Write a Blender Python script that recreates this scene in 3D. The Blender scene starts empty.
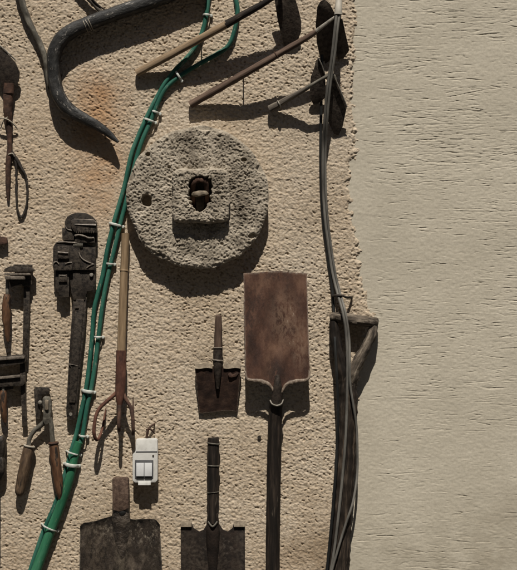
import bpy, bmesh, math, random
import numpy as np
random.seed(7)
S = 0.003                       # metres per photo pixel at the wall
CX, CY, ZC = 258.5, 285.0, 1.45
scene = bpy.context.scene
COL = scene.collection
V3 = np.array

def W(p):                        # wall coordinates (right, down, out of the wall) -> metres
    return ((p[0]-CX)*S, -p[2]*S, ZC+(CY-p[1])*S)

# ------------------------------------------------------------------ materials
def hexlin(r, g, b):
    f = lambda c: ((c/255+0.055)/1.055)**2.4 if c > 10 else c/255/12.92
    return (f(r), f(g), f(b), 1)

class N:
    def __init__(s, name):
        s.m = bpy.data.materials.new(name); s.m.use_nodes = True
        s.t = s.m.node_tree; s.t.nodes.clear()
        s.out = s.t.nodes.new('ShaderNodeOutputMaterial')
        s.b = s.t.nodes.new('ShaderNodeBsdfPrincipled')
        s.t.links.new(s.b.outputs[0], s.out.inputs[0])
    def new(s, typ, **kw):
        n = s.t.nodes.new(typ)
        for k, v in kw.items(): setattr(n, k, v)
        return n
    def link(s, a, b): s.t.links.new(a, b)
    def coords(s, stretch=(1, 1, 1), kind='tc'):
        if kind == 'tc':
            a = s.new('ShaderNodeAttribute', attribute_name='tc'); o = a.outputs['Vector']
        else:
            a = s.new('ShaderNodeTexCoord'); o = a.outputs['Object']
        mp = s.new('ShaderNodeMapping'); mp.inputs['Scale'].default_value = stretch
        oi = s.new('ShaderNodeObjectInfo')
        ml = s.new('ShaderNodeMath', operation='MULTIPLY'); ml.inputs[1].default_value = 300
        s.link(oi.outputs['Random'], ml.inputs[0])
        s.link(o, mp.inputs['Vector']); s.link(ml.outputs[0], mp.inputs['Location'])
        return mp.outputs[0]
    def noise(s, co, scale, detail=5, rough=.6):
        n = s.new('ShaderNodeTexNoise'); n.inputs['Scale'].default_value = scale
        n.inputs['Detail'].default_value = detail; n.inputs['Roughness'].default_value = rough
        s.link(co, n.inputs['Vector']); return n.outputs['Fac']
    def ramp(s, f, stops):
        r = s.new('ShaderNodeValToRGB'); e = r.color_ramp.elements
        e[0].position, e[0].color = stops[0]; e[1].position, e[1].color = stops[-1]
        for p, c in stops[1:-1]:
            q = e.new(p); q.color = c
        s.link(f, r.inputs[0]); return r.outputs[0]
    def mix(s, fac, a, b):
        m = s.new('ShaderNodeMix', data_type='RGBA')
        for v, i in ((fac, 0), (a, 6), (b, 7)):
            if hasattr(v, 'links'): s.link(v, m.inputs[i])
            else: m.inputs[i].default_value = v
        return m.outputs[2]
    def bump(s, h, strength, dist):
        b = s.new('ShaderNodeBump'); b.inputs['Strength'].default_value = strength
        b.inputs['Distance'].default_value = dist
        s.link(h, b.inputs['Height']); s.link(b.outputs[0], s.b.inputs['Normal'])

def mul(n, a, b):
    m = n.new('ShaderNodeMath', operation='MULTIPLY')
    for v, i in ((a, 0), (b, 1)):
        if hasattr(v, 'links'): n.link(v, m.inputs[i])
        else: m.inputs[i].default_value = v
    return m.outputs[0]
def spot(n, x, y, rx, ry, co):
    """soft noisy blotch (stains, worn patches, tints) around a place on the wall, wall-pixel coordinates"""
    mp = n.new('ShaderNodeMapping', vector_type='TEXTURE')
    mp.inputs['Location'].default_value = (x, y, 0); mp.inputs['Scale'].default_value = (rx, ry, 1e6)
    n.link(co, mp.inputs['Vector'])
    ln = n.new('ShaderNodeVectorMath', operation='LENGTH'); n.link(mp.outputs[0], ln.inputs[0])
    a = n.new('ShaderNodeMapRange', interpolation_type='SMOOTHSTEP')
    a.inputs[1].default_value = 1.; a.inputs[2].default_value = 0.; a.inputs[3].default_value = 0; a.inputs[4].default_value = 1
    n.link(ln.outputs['Value'], a.inputs[0]); return a.outputs[0]

def g1(v): return (v, v, v, 1)
def c3(r, g, b): return (r, g, b, 1)

def material(name, c_dark, c_mid, c_light, scale=.12, stretch=(1, 1, 1), rough=.65, bump=.5, bscale=.5,
             bdist=.002, metal=0., spec=.35, speck=None, speck_at=.66, speck_scale=.45, wear=None, worn=()):
    n = N(name); co = n.coords(stretch)
    f = n.noise(co, scale, 6, .65)
    col = n.ramp(f, [(.3, c_dark), (.5, c_mid), (.72, c_light)])
    fine = n.noise(co, bscale, 5, .65)
    if speck:
        sp = n.noise(co, speck_scale, 4, .7)
        col = n.mix(n.ramp(sp, [(speck_at-.06, g1(0)), (speck_at+.02, g1(1))]), col, speck)
    for (x, y, rx, ry, c, lo, k) in worn:          # rubbed or scaled patches: place, size, colour, cover
        raw = n.new('ShaderNodeAttribute', attribute_name='tc').outputs['Vector']
        pn = n.noise(co, .3, 6, .75)
        col = n.mix(mul(n, mul(n, spot(n, x, y, rx, ry, raw), n.ramp(pn, [(lo, g1(0)), (lo+.06, g1(1))])), k), col, c)
    if wear:
        ge = n.new('ShaderNodeNewGeometry')
        pt = n.ramp(ge.outputs['Pointiness'], [(.515, g1(0)), (.58, g1(1))])
        col = n.mix(mul(n, pt, n.ramp(n.noise(co, .3, 4, .7), [(.38, g1(0)), (.6, g1(.9))])), col, wear)
    n.link(col, n.b.inputs['Base Color'])
    rr = n.new('ShaderNodeMapRange'); rr.inputs[3].default_value = rough-.15; rr.inputs[4].default_value = min(1, rough+.2)
    n.link(fine, rr.inputs[0]); n.link(rr.outputs[0], n.b.inputs['Roughness'])
    n.b.inputs['Metallic'].default_value = metal
    n.b.inputs['Specular IOR Level'].default_value = spec
    n.bump(fine, bump, bdist)
    return n.m

WOODS = (1, 1, .09)
MAT = {}
MAT['black_iron'] = material('black_iron', c3(.007, .0066, .006), c3(.018, .017, .0155), c3(.06, .056, .05), scale=.2, stretch=(1, 1, .3), rough=.5, spec=.4, speck=c3(.22, .2, .175), speck_at=.65, speck_scale=.3, bump=.9, bdist=.0025)
MAT['dark_steel'] = material('dark_steel', c3(.006, .004, .003), c3(.013, .0088, .0066), c3(.03, .02, .0145), scale=.1, rough=.65, spec=.2, speck=c3(.06, .042, .03), speck_at=.74, speck_scale=.4, wear=c3(.09, .07, .052), worn=((228, 545, 14, 26, c3(.07, .058, .046), .55, .8), (200, 550, 16, 30, c3(.045, .035, .026), .53, .7)))
MAT['rust_dark'] = material('rust_dark', c3(.010, .005, .0035), c3(.026, .0135, .009), c3(.06, .034, .022), scale=.12, rough=.75, spec=.2, speck=c3(.10, .065, .042), speck_at=.72, speck_scale=.4, wear=c3(.13, .1, .075))
MAT['hoe_steel'] = material('hoe_steel', c3(.012, .008, .006), c3(.03, .021, .016), c3(.075, .055, .042), scale=.12, rough=.6, spec=.25, speck=c3(.14, .11, .085), speck_at=.72, speck_scale=.4, wear=c3(.22, .18, .14))
MAT['wrench_steel'] = material('wrench_steel', c3(.005, .0038, .003), c3(.010, .0075, .006), c3(.024, .0165, .012), scale=.22, rough=.55, spec=.25, speck=c3(.07, .05, .036), speck_at=.7, wear=c3(.10, .08, .06))
MAT['bright_steel'] = material('bright_steel', c3(.10, .088, .07), c3(.2, .18, .15), c3(.34, .31, .26), scale=.2, rough=.5, metal=.25)
MAT['grey_iron'] = material('grey_iron', c3(.03, .026, .02), c3(.085, .075, .058), c3(.22, .20, .16), scale=.2, stretch=(1, 1, .4), rough=.55)
MAT['pale_steel'] = material('pale_steel', c3(.09, .07, .048), c3(.17, .135, .095), c3(.29, .24, .175), scale=.25, rough=.8)  # tan tone paints in the sun on folded edges and foot lips
MAT['ledge_steel'] = material('ledge_steel', c3(.05, .04, .032), c3(.14, .115, .09), c3(.25, .21, .17), scale=.3, rough=.5)  # paler than the wrench steel, so its ledges look sunlit
MAT['char_wood'] = material('char_wood', c3(.005, .0038, .0028), c3(.022, .0155, .011), c3(.12, .088, .062), scale=.3, stretch=WOODS, rough=.75, spec=.2, bump=1., speck=c3(.2, .16, .12), speck_at=.72, speck_scale=.25)
MAT['grimy_wood'] = material('grimy_wood', c3(.025, .015, .008), c3(.075, .046, .026), c3(.19, .125, .072), scale=.3, stretch=(1, 1, .2), rough=.65, bump=.6, speck=c3(.02, .014, .009), speck_at=.66, speck_scale=.25)
MAT['rust_blade'] = material('rust_blade', c3(.022, .010, .007), c3(.078, .036, .022), c3(.2, .11, .068), scale=.05, stretch=(1, .45, 1), rough=.62, speck=c3(.26, .19, .14), speck_at=.75, speck_scale=.5, bump=.6, wear=c3(.3, .24, .19), worn=((284, 318, 22, 46, c3(.2, .125, .082), .44, .6), (300, 345, 14, 40, c3(.19, .12, .08), .47, .55), (250, 320, 12, 60, c3(.028, .015, .010), .46, .75), (276, 372, 20, 24, c3(.018, .010, .007), .4, .85), (276, 276, 34, 9, c3(.035, .018, .012), .45, .7), (292, 325, 10, 45, c3(.36, .28, .21), .6, .8), (262, 300, 20, 30, c3(.03, .016, .011), .52, .7)))
MAT['rust_red'] = material('rust_red', c3(.03, .011, .007), c3(.085, .033, .02), c3(.17, .08, .05), scale=.2, stretch=(1, 1, .4), rough=.8)
MAT['rust_brown'] = material('rust_brown', c3(.022, .012, .008), c3(.055, .028, .018), c3(.12, .062, .038), scale=.16, rough=.8)
MAT['shovel_steel'] = material('shovel_steel', c3(.010, .0075, .0055), c3(.034, .025, .018), c3(.15, .118, .088), scale=.085, stretch=(1, .5, 1), worn=((105, 528, 26, 22, c3(.2, .17, .13), .52, .9), (143, 530, 24, 22, c3(.24, .205, .16), .53, .9), (122, 545, 9, 60, c3(.13, .105, .075), .42, .7), (97, 545, 20, 60, c3(.09, .068, .048), .45, .7), (155, 535, 8, 40, c3(.17, .14, .105), .5, .7)), rough=.38, spec=.6, speck=c3(.22, .18, .14), speck_at=.72, speck_scale=.35, bump=1., bscale=.22, bdist=.005, wear=c3(.2, .17, .13))
MAT['tan_wood'] = material('tan_wood', c3(.11, .072, .042), c3(.23, .16, .095), c3(.36, .26, .165), scale=.3, stretch=WOODS, rough=.8, bump=.6)
MAT['brown_wood'] = material('brown_wood', c3(.03, .017, .011), c3(.082, .050, .034), c3(.17, .115, .08), scale=.3, stretch=WOODS, rough=.75, bump=.7)
MAT['grey_wood'] = material('grey_wood', c3(.03, .024, .018), c3(.10, .083, .065), c3(.26, .225, .18), scale=.32, stretch=WOODS, rough=.85, bump=.9)
MAT['pale_wood'] = material('pale_wood', c3(.02, .015, .011), c3(.10, .078, .057), c3(.3, .25, .19), scale=.32, stretch=(1, 1, .16), rough=.9, bump=1.2, bdist=.003, speck=c3(.03, .023, .017), speck_at=.64, speck_scale=.35)
MAT['rim_steel'] = material('rim_steel', c3(.06, .04, .028), c3(.16, .118, .086), c3(.32, .26, .2), scale=.3, rough=.6)  # lighter than the blade to paint sunlight on the foot treads
MAT['black_wood'] = material('black_wood', c3(.005, .004, .003), c3(.015, .0108, .008), c3(.055, .04, .029), scale=.28, stretch=WOODS, rough=.7, spec=.2, bump=1., speck=c3(.12, .095, .07), speck_at=.71, speck_scale=.25)
MAT['orange_wood'] = material('orange_wood', c3(.03, .015, .008), c3(.105, .048, .022), c3(.24, .13, .065), scale=.22, stretch=(1, 1, .2), rough=.6, bump=.6, speck=c3(.02, .013, .009), speck_at=.6, speck_scale=.22)
MAT['bamboo'] = material('bamboo', c3(.12, .078, .042), c3(.25, .17, .095), c3(.38, .28, .17), scale=.4, stretch=(1, 1, .05), rough=.6, bump=.6, speck=c3(.07, .045, .025), speck_at=.66, speck_scale=.35)
MAT['green_plastic'] = material('green_plastic', c3(.010, .058, .04), c3(.02, .105, .072), c3(.06, .16, .115), scale=.12, stretch=(1, 1, .25), rough=.6, bump=.25, spec=.3, speck=c3(.16, .2, .15), speck_at=.66, speck_scale=.4)
MAT['green_hose'] = material('green_hose', c3(.011, .072, .034), c3(.02, .12, .058), c3(.05, .175, .095), scale=.12, stretch=(1, 1, .25), rough=.6, bump=.25, spec=.3, speck=c3(.15, .2, .13), speck_at=.68, speck_scale=.4)
MAT['white_plastic'] = material('white_plastic', c3(.42, .405, .37), c3(.54, .525, .485), c3(.6, .585, .545), scale=.12, rough=.5, bump=.1, speck=c3(.25, .225, .185), speck_at=.72)
MAT['rocker_plastic'] = material('rocker_plastic', c3(.48, .48, .475), c3(.55, .55, .545), c3(.6, .6, .59), scale=.12, rough=.45, bump=.05)
MAT['grey_plastic'] = material('grey_plastic', c3(.06, .06, .062), c3(.085, .085, .088), c3(.12, .12, .12), scale=.1, rough=.5, bump=.05)
MAT['clip_plastic'] = material('clip_plastic', c3(.3, .31, .27), c3(.46, .47, .42), c3(.6, .6, .56), scale=.2, rough=.55, bump=.15)
MAT['cable_grey'] = material('cable_grey', c3(.05, .046, .039), c3(.125, .116, .10), c3(.22, .205, .178), scale=.15, stretch=(1, 1, .2), rough=.6, spec=.25, bump=.25)
MAT['cable_pale'] = material('cable_pale', c3(.2, .18, .15), c3(.32, .29, .24), c3(.42, .39, .33), scale=.15, stretch=(1, 1, .2), rough=.6, bump=.3)
MAT['cable_black'] = material('cable_black', c3(.006, .006, .006), c3(.012, .012, .011), c3(.03, .029, .026), scale=.15, stretch=(1, 1, .2), rough=.45, bump=.2)
MAT['dark_wire'] = material('dark_wire', c3(.012, .009, .007), c3(.024, .018, .013), c3(.05, .038, .028), scale=.2, rough=.7)
MAT['pale_wire'] = material('pale_wire', c3(.18, .155, .12), c3(.3, .26, .2), c3(.42, .38, .31), scale=.2, rough=.6)

MAT['sky_blocker_wall'] = material('sky_blocker_wall', c3(.2, .155, .1), c3(.26, .2, .135), c3(.3, .24, .165), scale=.004, rough=.95, bscale=.05)  # tan coat of the unseen building added to block sky
def stone_material():
    n = N('porous_stone'); co = n.coords()
    f = n.noise(co, .05, 6, .65)
    col = n.ramp(f, [(.32, c3(.14, .115, .086)), (.48, c3(.30, .255, .195)), (.66, c3(.47, .405, .318))])
    gr = n.noise(co, .55, 4, .7)
    col = n.mix(n.ramp(gr, [(.56, g1(0)), (.66, g1(.85))]), col, c3(.13, .115, .095))
    g2 = n.noise(co, .4, 3, .7)
    col = n.mix(n.ramp(g2, [(.6, g1(0)), (.7, g1(.7))]), col, c3(.5, .45, .37))
    n.link(col, n.b.inputs['Base Color']); n.b.inputs['Roughness'].default_value = .95
    n.b.inputs['Specular IOR Level'].default_value = .15
    n.bump(n.noise(co, .9, 4, .7), .8, .003)
    return n.m
MAT['stone'] = stone_material()

def plaster_rough():
    n = N('roughcast_plaster')
    a = n.new('ShaderNodeAttribute', attribute_name='tc'); co = a.outputs['Vector']
    big = n.noise(co, .012, 5, .6)
    col = n.ramp(big, [(.3, c3(.44, .35, .25)), (.5, c3(.515, .422, .315)), (.7, c3(.555, .47, .365))])
    grain = n.noise(co, .35, 4, .7)
    col = n.mix(n.ramp(grain, [(.38, g1(.75)), (.5, g1(0))]), col, c3(.31, .235, .155))
    col = n.mix(n.ramp(grain, [(.58, g1(0)), (.7, g1(.7))]), col, c3(.60, .51, .39))
    st = n.noise(co, .035, 5, .65); stm = n.ramp(st, [(.3, g1(.15)), (.62, g1(1))])
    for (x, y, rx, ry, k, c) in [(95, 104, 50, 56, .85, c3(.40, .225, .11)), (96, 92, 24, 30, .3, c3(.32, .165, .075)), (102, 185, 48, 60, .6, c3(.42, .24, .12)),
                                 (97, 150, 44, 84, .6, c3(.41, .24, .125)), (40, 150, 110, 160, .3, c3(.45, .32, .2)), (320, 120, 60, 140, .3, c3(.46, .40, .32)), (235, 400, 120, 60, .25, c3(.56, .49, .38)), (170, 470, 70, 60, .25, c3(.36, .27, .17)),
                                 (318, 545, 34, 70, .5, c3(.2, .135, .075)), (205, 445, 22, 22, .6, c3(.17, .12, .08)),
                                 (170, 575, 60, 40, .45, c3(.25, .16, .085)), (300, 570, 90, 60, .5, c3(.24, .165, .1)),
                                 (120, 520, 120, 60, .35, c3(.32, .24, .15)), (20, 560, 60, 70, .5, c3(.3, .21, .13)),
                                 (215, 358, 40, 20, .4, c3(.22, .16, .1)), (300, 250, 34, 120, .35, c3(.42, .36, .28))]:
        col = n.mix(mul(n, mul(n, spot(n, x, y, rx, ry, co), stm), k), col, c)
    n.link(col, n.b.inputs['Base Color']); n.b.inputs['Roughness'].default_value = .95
    n.b.inputs['Specular IOR Level'].default_value = .1
    n.bump(n.noise(co, .8, 4, .75), .85, .0022)
    return n.m

def plaster_smooth():
    n = N('trowelled_plaster')
    a = n.new('ShaderNodeAttribute', attribute_name='tc'); co = a.outputs['Vector']
    big = n.noise(co, .014, 5, .6)
    col = n.ramp(big, [(.3, c3(.45, .405, .32)), (.5, c3(.50, .45, .358)), (.7, c3(.535, .484, .388))])
    fine = n.noise(co, .5, 4, .7)
    col = n.mix(n.ramp(fine, [(.42, g1(.3)), (.56, g1(0))]), col, c3(.34, .30, .225))
    st = n.noise(co, .03, 5, .65); stm = n.ramp(st, [(.36, g1(.15)), (.6, g1(1))])
    for (x, y, rx, ry, k, c) in [(430, 600, 190, 130, .5, c3(.24, .205, .145)), (520, 560, 90, 200, .45, c3(.26, .22, .16))]:  # two broad blotches, darker towards the lower right
        col = n.mix(mul(n, mul(n, spot(n, x, y, rx, ry, co), stm), k), col, c)
    n.link(col, n.b.inputs['Base Color']); n.b.inputs['Roughness'].default_value = .9
    n.b.inputs['Specular IOR Level'].default_value = .15
    n.bump(n.noise(co, .6, 5, .75), .28, .0012)
    return n.m
MAT['roughcast'] = plaster_rough(); MAT['smooth'] = plaster_smooth()

def ground_mat():
    n = N('concrete_ground'); co = n.coords((1, 1, 1), 'obj')
    col = n.ramp(n.noise(co, 2.5, 8, .7), [(.3, c3(.035, .033, .03)), (.7, c3(.06, .056, .05))])
    n.link(col, n.b.inputs['Base Color']); n.b.inputs['Roughness'].default_value = .95
    n.bump(n.noise(co, 60, 5, .7), .5, .004); return n.m
MAT['ground'] = ground_mat()

# ------------------------------------------------------------------ objects
def thing(name, label, cat, at, group=None):
    o = bpy.data.objects.new(name, None); COL.objects.link(o)
    o.location = W(at); o.empty_display_size = .03
    o['label'] = label; o['category'] = cat
    if group: o['group'] = group
    return o
def tag(o, label, cat, group=None):
    o['label'] = label; o['category'] = cat
    if group: o['group'] = group
    return o

def catmull(P, n):
    P = np.array(P, float); out = []
    Q = np.vstack([2*P[0]-P[1], P, 2*P[-1]-P[-2]])
    for i in range(1, len(Q)-2):
        p0, p1, p2, p3 = Q[i-1], Q[i], Q[i+1], Q[i+2]
        for k in range(n):
            t = k/n
            out.append(.5*(2*p1+(p2-p0)*t+(2*p0-5*p1+4*p2-p3)*t*t+(3*p1-p0-3*p2+p3)*t**3))
    out.append(P[-1]); return np.array(out)

def fft_noise(h, w, lx, ly, seed):
    r = np.random.default_rng(seed)
    a = np.fft.rfft2(r.standard_normal((h, w)))
    fy = np.fft.fftfreq(h)[:, None]; fx = np.fft.rfftfreq(w)[None, :]
    a *= np.exp(-2*(math.pi**2)*((fx*lx)**2+(fy*ly)**2))
    o = np.fft.irfft2(a, (h, w)); return (o-o.mean())/o.std()

def smooth01(x, a, b):
    t = np.clip((x-a)/(b-a), 0, 1); return t*t*(3-2*t)

class MB:
    def __init__(s): s.v = []; s.f = []; s.tc = []
    def add(s, v, f, tc=None):
        o = len(s.v); s.v += [tuple(map(float, p)) for p in v]
        s.tc += [tuple(map(float, p)) for p in (v if tc is None else tc)]
        s.f += [tuple(i+o for i in q) for q in f]; return s
    def tube(s, pts, seg=14, n=6, lump=0., flat=1., sq=2., straight=False):
        """pts (x, y, d, r); flat = out-of-wall radius / in-plane radius; sq = superellipse power"""
        P = np.array(pts, float) if straight else catmull(pts, n)
        if straight:                                     # subdivide straight runs
            Q = []
            for i in range(len(P)-1):
                for k in range(n): Q.append(P[i]+(P[i+1]-P[i])*k/n)
            Q.append(P[-1]); P = np.array(Q)
        C = P[:, :3]; R = np.maximum(P[:, 3], .05)
        T = np.gradient(C, axis=0); T /= np.maximum(np.linalg.norm(T, axis=1), 1e-6)[:, None]
        L = np.concatenate([[0], np.cumsum(np.linalg.norm(np.diff(C, axis=0), axis=1))])
        ph = [random.uniform(0, 6.28) for _ in range(6)]
        v = []; tc = []; side = None
        for i in range(len(C)):
            a = np.cross(T[i], [0, 0, 1.]); la = np.linalg.norm(a)
            if la > .25: a = a/la
            else:
                a = side - T[i]*np.dot(side, T[i]) if side is not None else np.cross(T[i], [0, 1., 0])
                a = a/np.linalg.norm(a)
            if side is not None and np.dot(a, side) < 0: a = -a
            side = a; b = np.cross(a, T[i])
            for k in range(seg):
                th = 2*math.pi*k/seg; ct, st = math.cos(th), math.sin(th)
                e = 2/sq; cx = abs(ct)**e*math.copysign(1, ct); cy = abs(st)**e*math.copysign(1, st)
                r = R[i]*(1+lump*(.5*math.sin(L[i]*.21+ph[0]+2*th)+.5*math.sin(L[i]*.43+ph[1]+th)+.35*math.sin(L[i]*.95+ph[2]-3*th)))
                v.append(C[i]+a*cx*r+b*cy*r*flat); tc.append((ct*R[i], st*R[i], L[i]))
        m = len(C); f = []
        for i in range(m-1):
            for k in range(seg):
                k2 = (k+1) % seg
                f.append((i*seg+k, i*seg+k2, (i+1)*seg+k2, (i+1)*seg+k))
        f.append(tuple(range(seg))[::-1]); f.append(tuple((m-1)*seg+k for k in range(seg)))
        return s.add(v, f, tc)
    def prism(s, outline, d0, d1):
        """flat plate cut to an outline; d0 back, d1 front (numbers or functions of x, y)"""
        n = len(outline); g = lambda d, x, y: d(x, y) if callable(d) else d
        v = [(x, y, g(d0, x, y)) for x, y in outline]+[(x, y, g(d1, x, y)) for x, y in outline]
        f = [tuple(range(n)), tuple(range(2*n-1, n-1, -1))]
        f += [(i, (i+1) % n, n+(i+1) % n, n+i)[::-1] for i in range(n)]
        return s.add(v, f)
    def box(s, x0, x1, y0, y1, d0, d1): return s.prism([(x0, y0), (x1, y0), (x1, y1), (x0, y1)], d0, d1)
    def sheet(s, fn, nu, nv, th):
        v = []; 
        for j in range(nv+1):
            for i in range(nu+1): v.append(fn(i/nu, j/nv))
        m = len(v); v += [(x, y, d-th) for x, y, d in v]; w = nu+1; f = []
        for j in range(nv):
            for i in range(nu):
                a = j*w+i; f.append((a, a+1, a+w+1, a+w)); f.append((m+a, m+a+w, m+a+w+1, m+a+1))
        rim = [i for i in range(w)]+[j*w+nu for j in range(1, nv+1)]+[nv*w+i for i in range(nu-1, -1, -1)]+[j*w for j in range(nv-1, 0, -1)]
        for k in range(len(rim)):
            a, b = rim[k], rim[(k+1) % len(rim)]; f.append((a, m+a, m+b, b))
        return s.add(v, f)
    def ring(s, x, y, d, rx, rd, r, ang=0, seg=20):
        """band round a shaft whose axis lies in the wall plane; ang = axis tilt from vertical"""
        ca, sa = math.cos(ang), math.sin(ang); pts = []
        v = []; f = []; k = 8
        for i in range(seg):
            th = 2*math.pi*i/seg
            for j in range(k):
                p = 2*math.pi*j/k; q = 1+r/rx*math.cos(p)
                lx = rx*q*math.cos(th); ld = rd*(1+r/rd*math.cos(p))*math.sin(th); ly = r*math.sin(p)
                v.append((x+lx*ca-ly*sa, y+lx*sa+ly*ca, d+ld))
        for i in range(seg):
            for j in range(k):
                f.append((i*k+j, i*k+(j+1) % k, ((i+1) % seg)*k+(j+1) % k, ((i+1) % seg)*k+j))
        return s.add(v, f)
    def build(s, name, mat, parent=None, bevel=0, at=None, angle=35):
        me = bpy.data.meshes.new(name)
        base = V3(ORG[parent.name]) if parent is not None else V3(W(at)) if at else V3([0, 0, 0.])
        vw = [tuple(V3(W(p))-base) for p in s.v]
        me.from_pydata(vw, [], s.f); me.update()
        at_ = me.attributes.new('tc', 'FLOAT_VECTOR', 'POINT')
        at_.data.foreach_set('vector', np.array(s.tc, np.float32).ravel())
        bm = bmesh.new(); bm.from_mesh(me)
        bmesh.ops.recalc_face_normals(bm, faces=bm.faces)
        if bevel:
            ed = [e for e in bm.edges if len(e.link_faces) == 2 and e.calc_face_angle(0) > math.radians(40)]
            bmesh.ops.bevel(bm, geom=ed, offset=bevel*S, segments=2, affect='EDGES', profile=.6, clamp_overlap=True)
        bm.to_mesh(me); bm.free()
        me.shade_smooth(); me.set_sharp_from_angle(angle=math.radians(angle))
        me.materials.append(MAT[mat])
        o = bpy.data.objects.new(name, me); COL.objects.link(o)
        if parent is not None: o.parent = parent; ORG[o.name] = tuple(base)
        else: o.location = tuple(base)
        ORG[o.name] = tuple(base)
        return o
ORG = {}
_thing = thing
def thing(name, label, cat, at, group=None):
    o = _thing(name, label, cat, at, group); ORG[o.name] = tuple(W(at)); return o

def grid_mesh(name, X, Y, H, mat, mask=None):
    """dense wall surface: X, Y wall pixels, H relief in pixels"""
    h, w = X.shape
    co = np.empty((h, w, 3), np.float32)
    co[..., 0] = (X-CX)*S; co[..., 1] = -H*S; co[..., 2] = ZC+(CY-Y)*S
    idx = np.arange(h*w).reshape(h, w)
    q = np.stack([idx[:-1, :-1], idx[1:, :-1], idx[1:, 1:], idx[:-1, 1:]], -1)
    q = q.reshape(-1, 4) if mask is None else q[mask]
    me = bpy.data.meshes.new(name)
    me.vertices.add(h*w); me.vertices.foreach_set('co', co.ravel())
    nf = len(q); me.loops.add(nf*4); me.polygons.add(nf)
    me.loops.foreach_set('vertex_index', q.astype(np.int32).ravel())
    me.polygons.foreach_set('loop_start', np.arange(0, nf*4, 4, dtype=np.int32))
    me.polygons.foreach_set('loop_total', np.full(nf, 4, np.int32))
    me.update(calc_edges=True); me.validate()
    a = me.attributes.new('tc', 'FLOAT_VECTOR', 'POINT')
    tc = np.stack([X, Y, H], -1).astype(np.float32); a.data.foreach_set('vector', tc.ravel())
    me.shade_smooth(); me.materials.append(MAT[mat])
    o = bpy.data.objects.new(name, me); COL.objects.link(o); return o

# ---------------------------------------------------------------- ground and walls
GY = CY+ZC/S                                             # ground line in wall pixels
bm = bmesh.new(); bmesh.ops.create_grid(bm, x_segments=8, y_segments=8, size=400)
me = bpy.data.meshes.new('ground'); bm.to_mesh(me); bm.free(); me.materials.append(MAT['ground'])
g = bpy.data.objects.new('ground', me); COL.objects.link(g); g['kind'] = 'structure'

sky_blocker = thing('sky_blocker', 'added unseen tan building with shuttered windows, blocking sky across the yard', 'sky_blocker', (CX, GY, 8/S))  # unseen building added to cut sky light and deepen shadows
hb = lambda x0, x1, z0, z1, y0, y1: (CX+x0/S, CX+x1/S, GY-z1/S, GY-z0/S, y0/S, y1/S)
m = MB(); m.box(*hb(-13, 13, 0, 9.2, 8, 16)); m.build('wall', 'sky_blocker_wall', sky_blocker)
m = MB(); m.box(*hb(-13.4, 13.4, 9.2, 9.5, 7.8, 16.4)); m.build('roof', 'rust_brown', sky_blocker)
for (x, z) in [(i, j) for i in (-9, -4.5, 4.5, 9) for j in (1.1, 4.4)]+[(0, 4.4)]:
    m = MB(); m.box(*hb(x-.6, x+.6, z, z+1.6, 7.9, 8.01)); wn = m.build('window', 'grey_plastic', sky_blocker)
    for q in (-.58, .02):
        m = MB(); m.box(*hb(x+q, x+q+.56, z+.03, z+1.57, 7.84, 7.9)); m.build('shutter', 'brown_wood', wn)
m = MB(); m.box(*hb(-.6, .6, 0, 2.2, 7.9, 8.01)); m.build('door', 'brown_wood', sky_blocker)

def axis(a, b, c, d, fine, coarse):
    return np.concatenate([np.arange(a, b, coarse), np.arange(b, c, fine), np.arange(c, d+.01, coarse)])

def sample(arr, x0, y0, step, X, Y):
    i = np.clip(((Y-y0)/step), 0, arr.shape[0]-1.001); j = np.clip(((X-x0)/step), 0, arr.shape[1]-1.001)
    i0 = i.astype(int); j0 = j.astype(int); fi = i-i0; fj = j-j0
    return ((arr[i0, j0]*(1-fj)+arr[i0, j0+1]*fj)*(1-fi)+(arr[i0+1, j0]*(1-fj)+arr[i0+1, j0+1]*fj)*fi)

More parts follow.
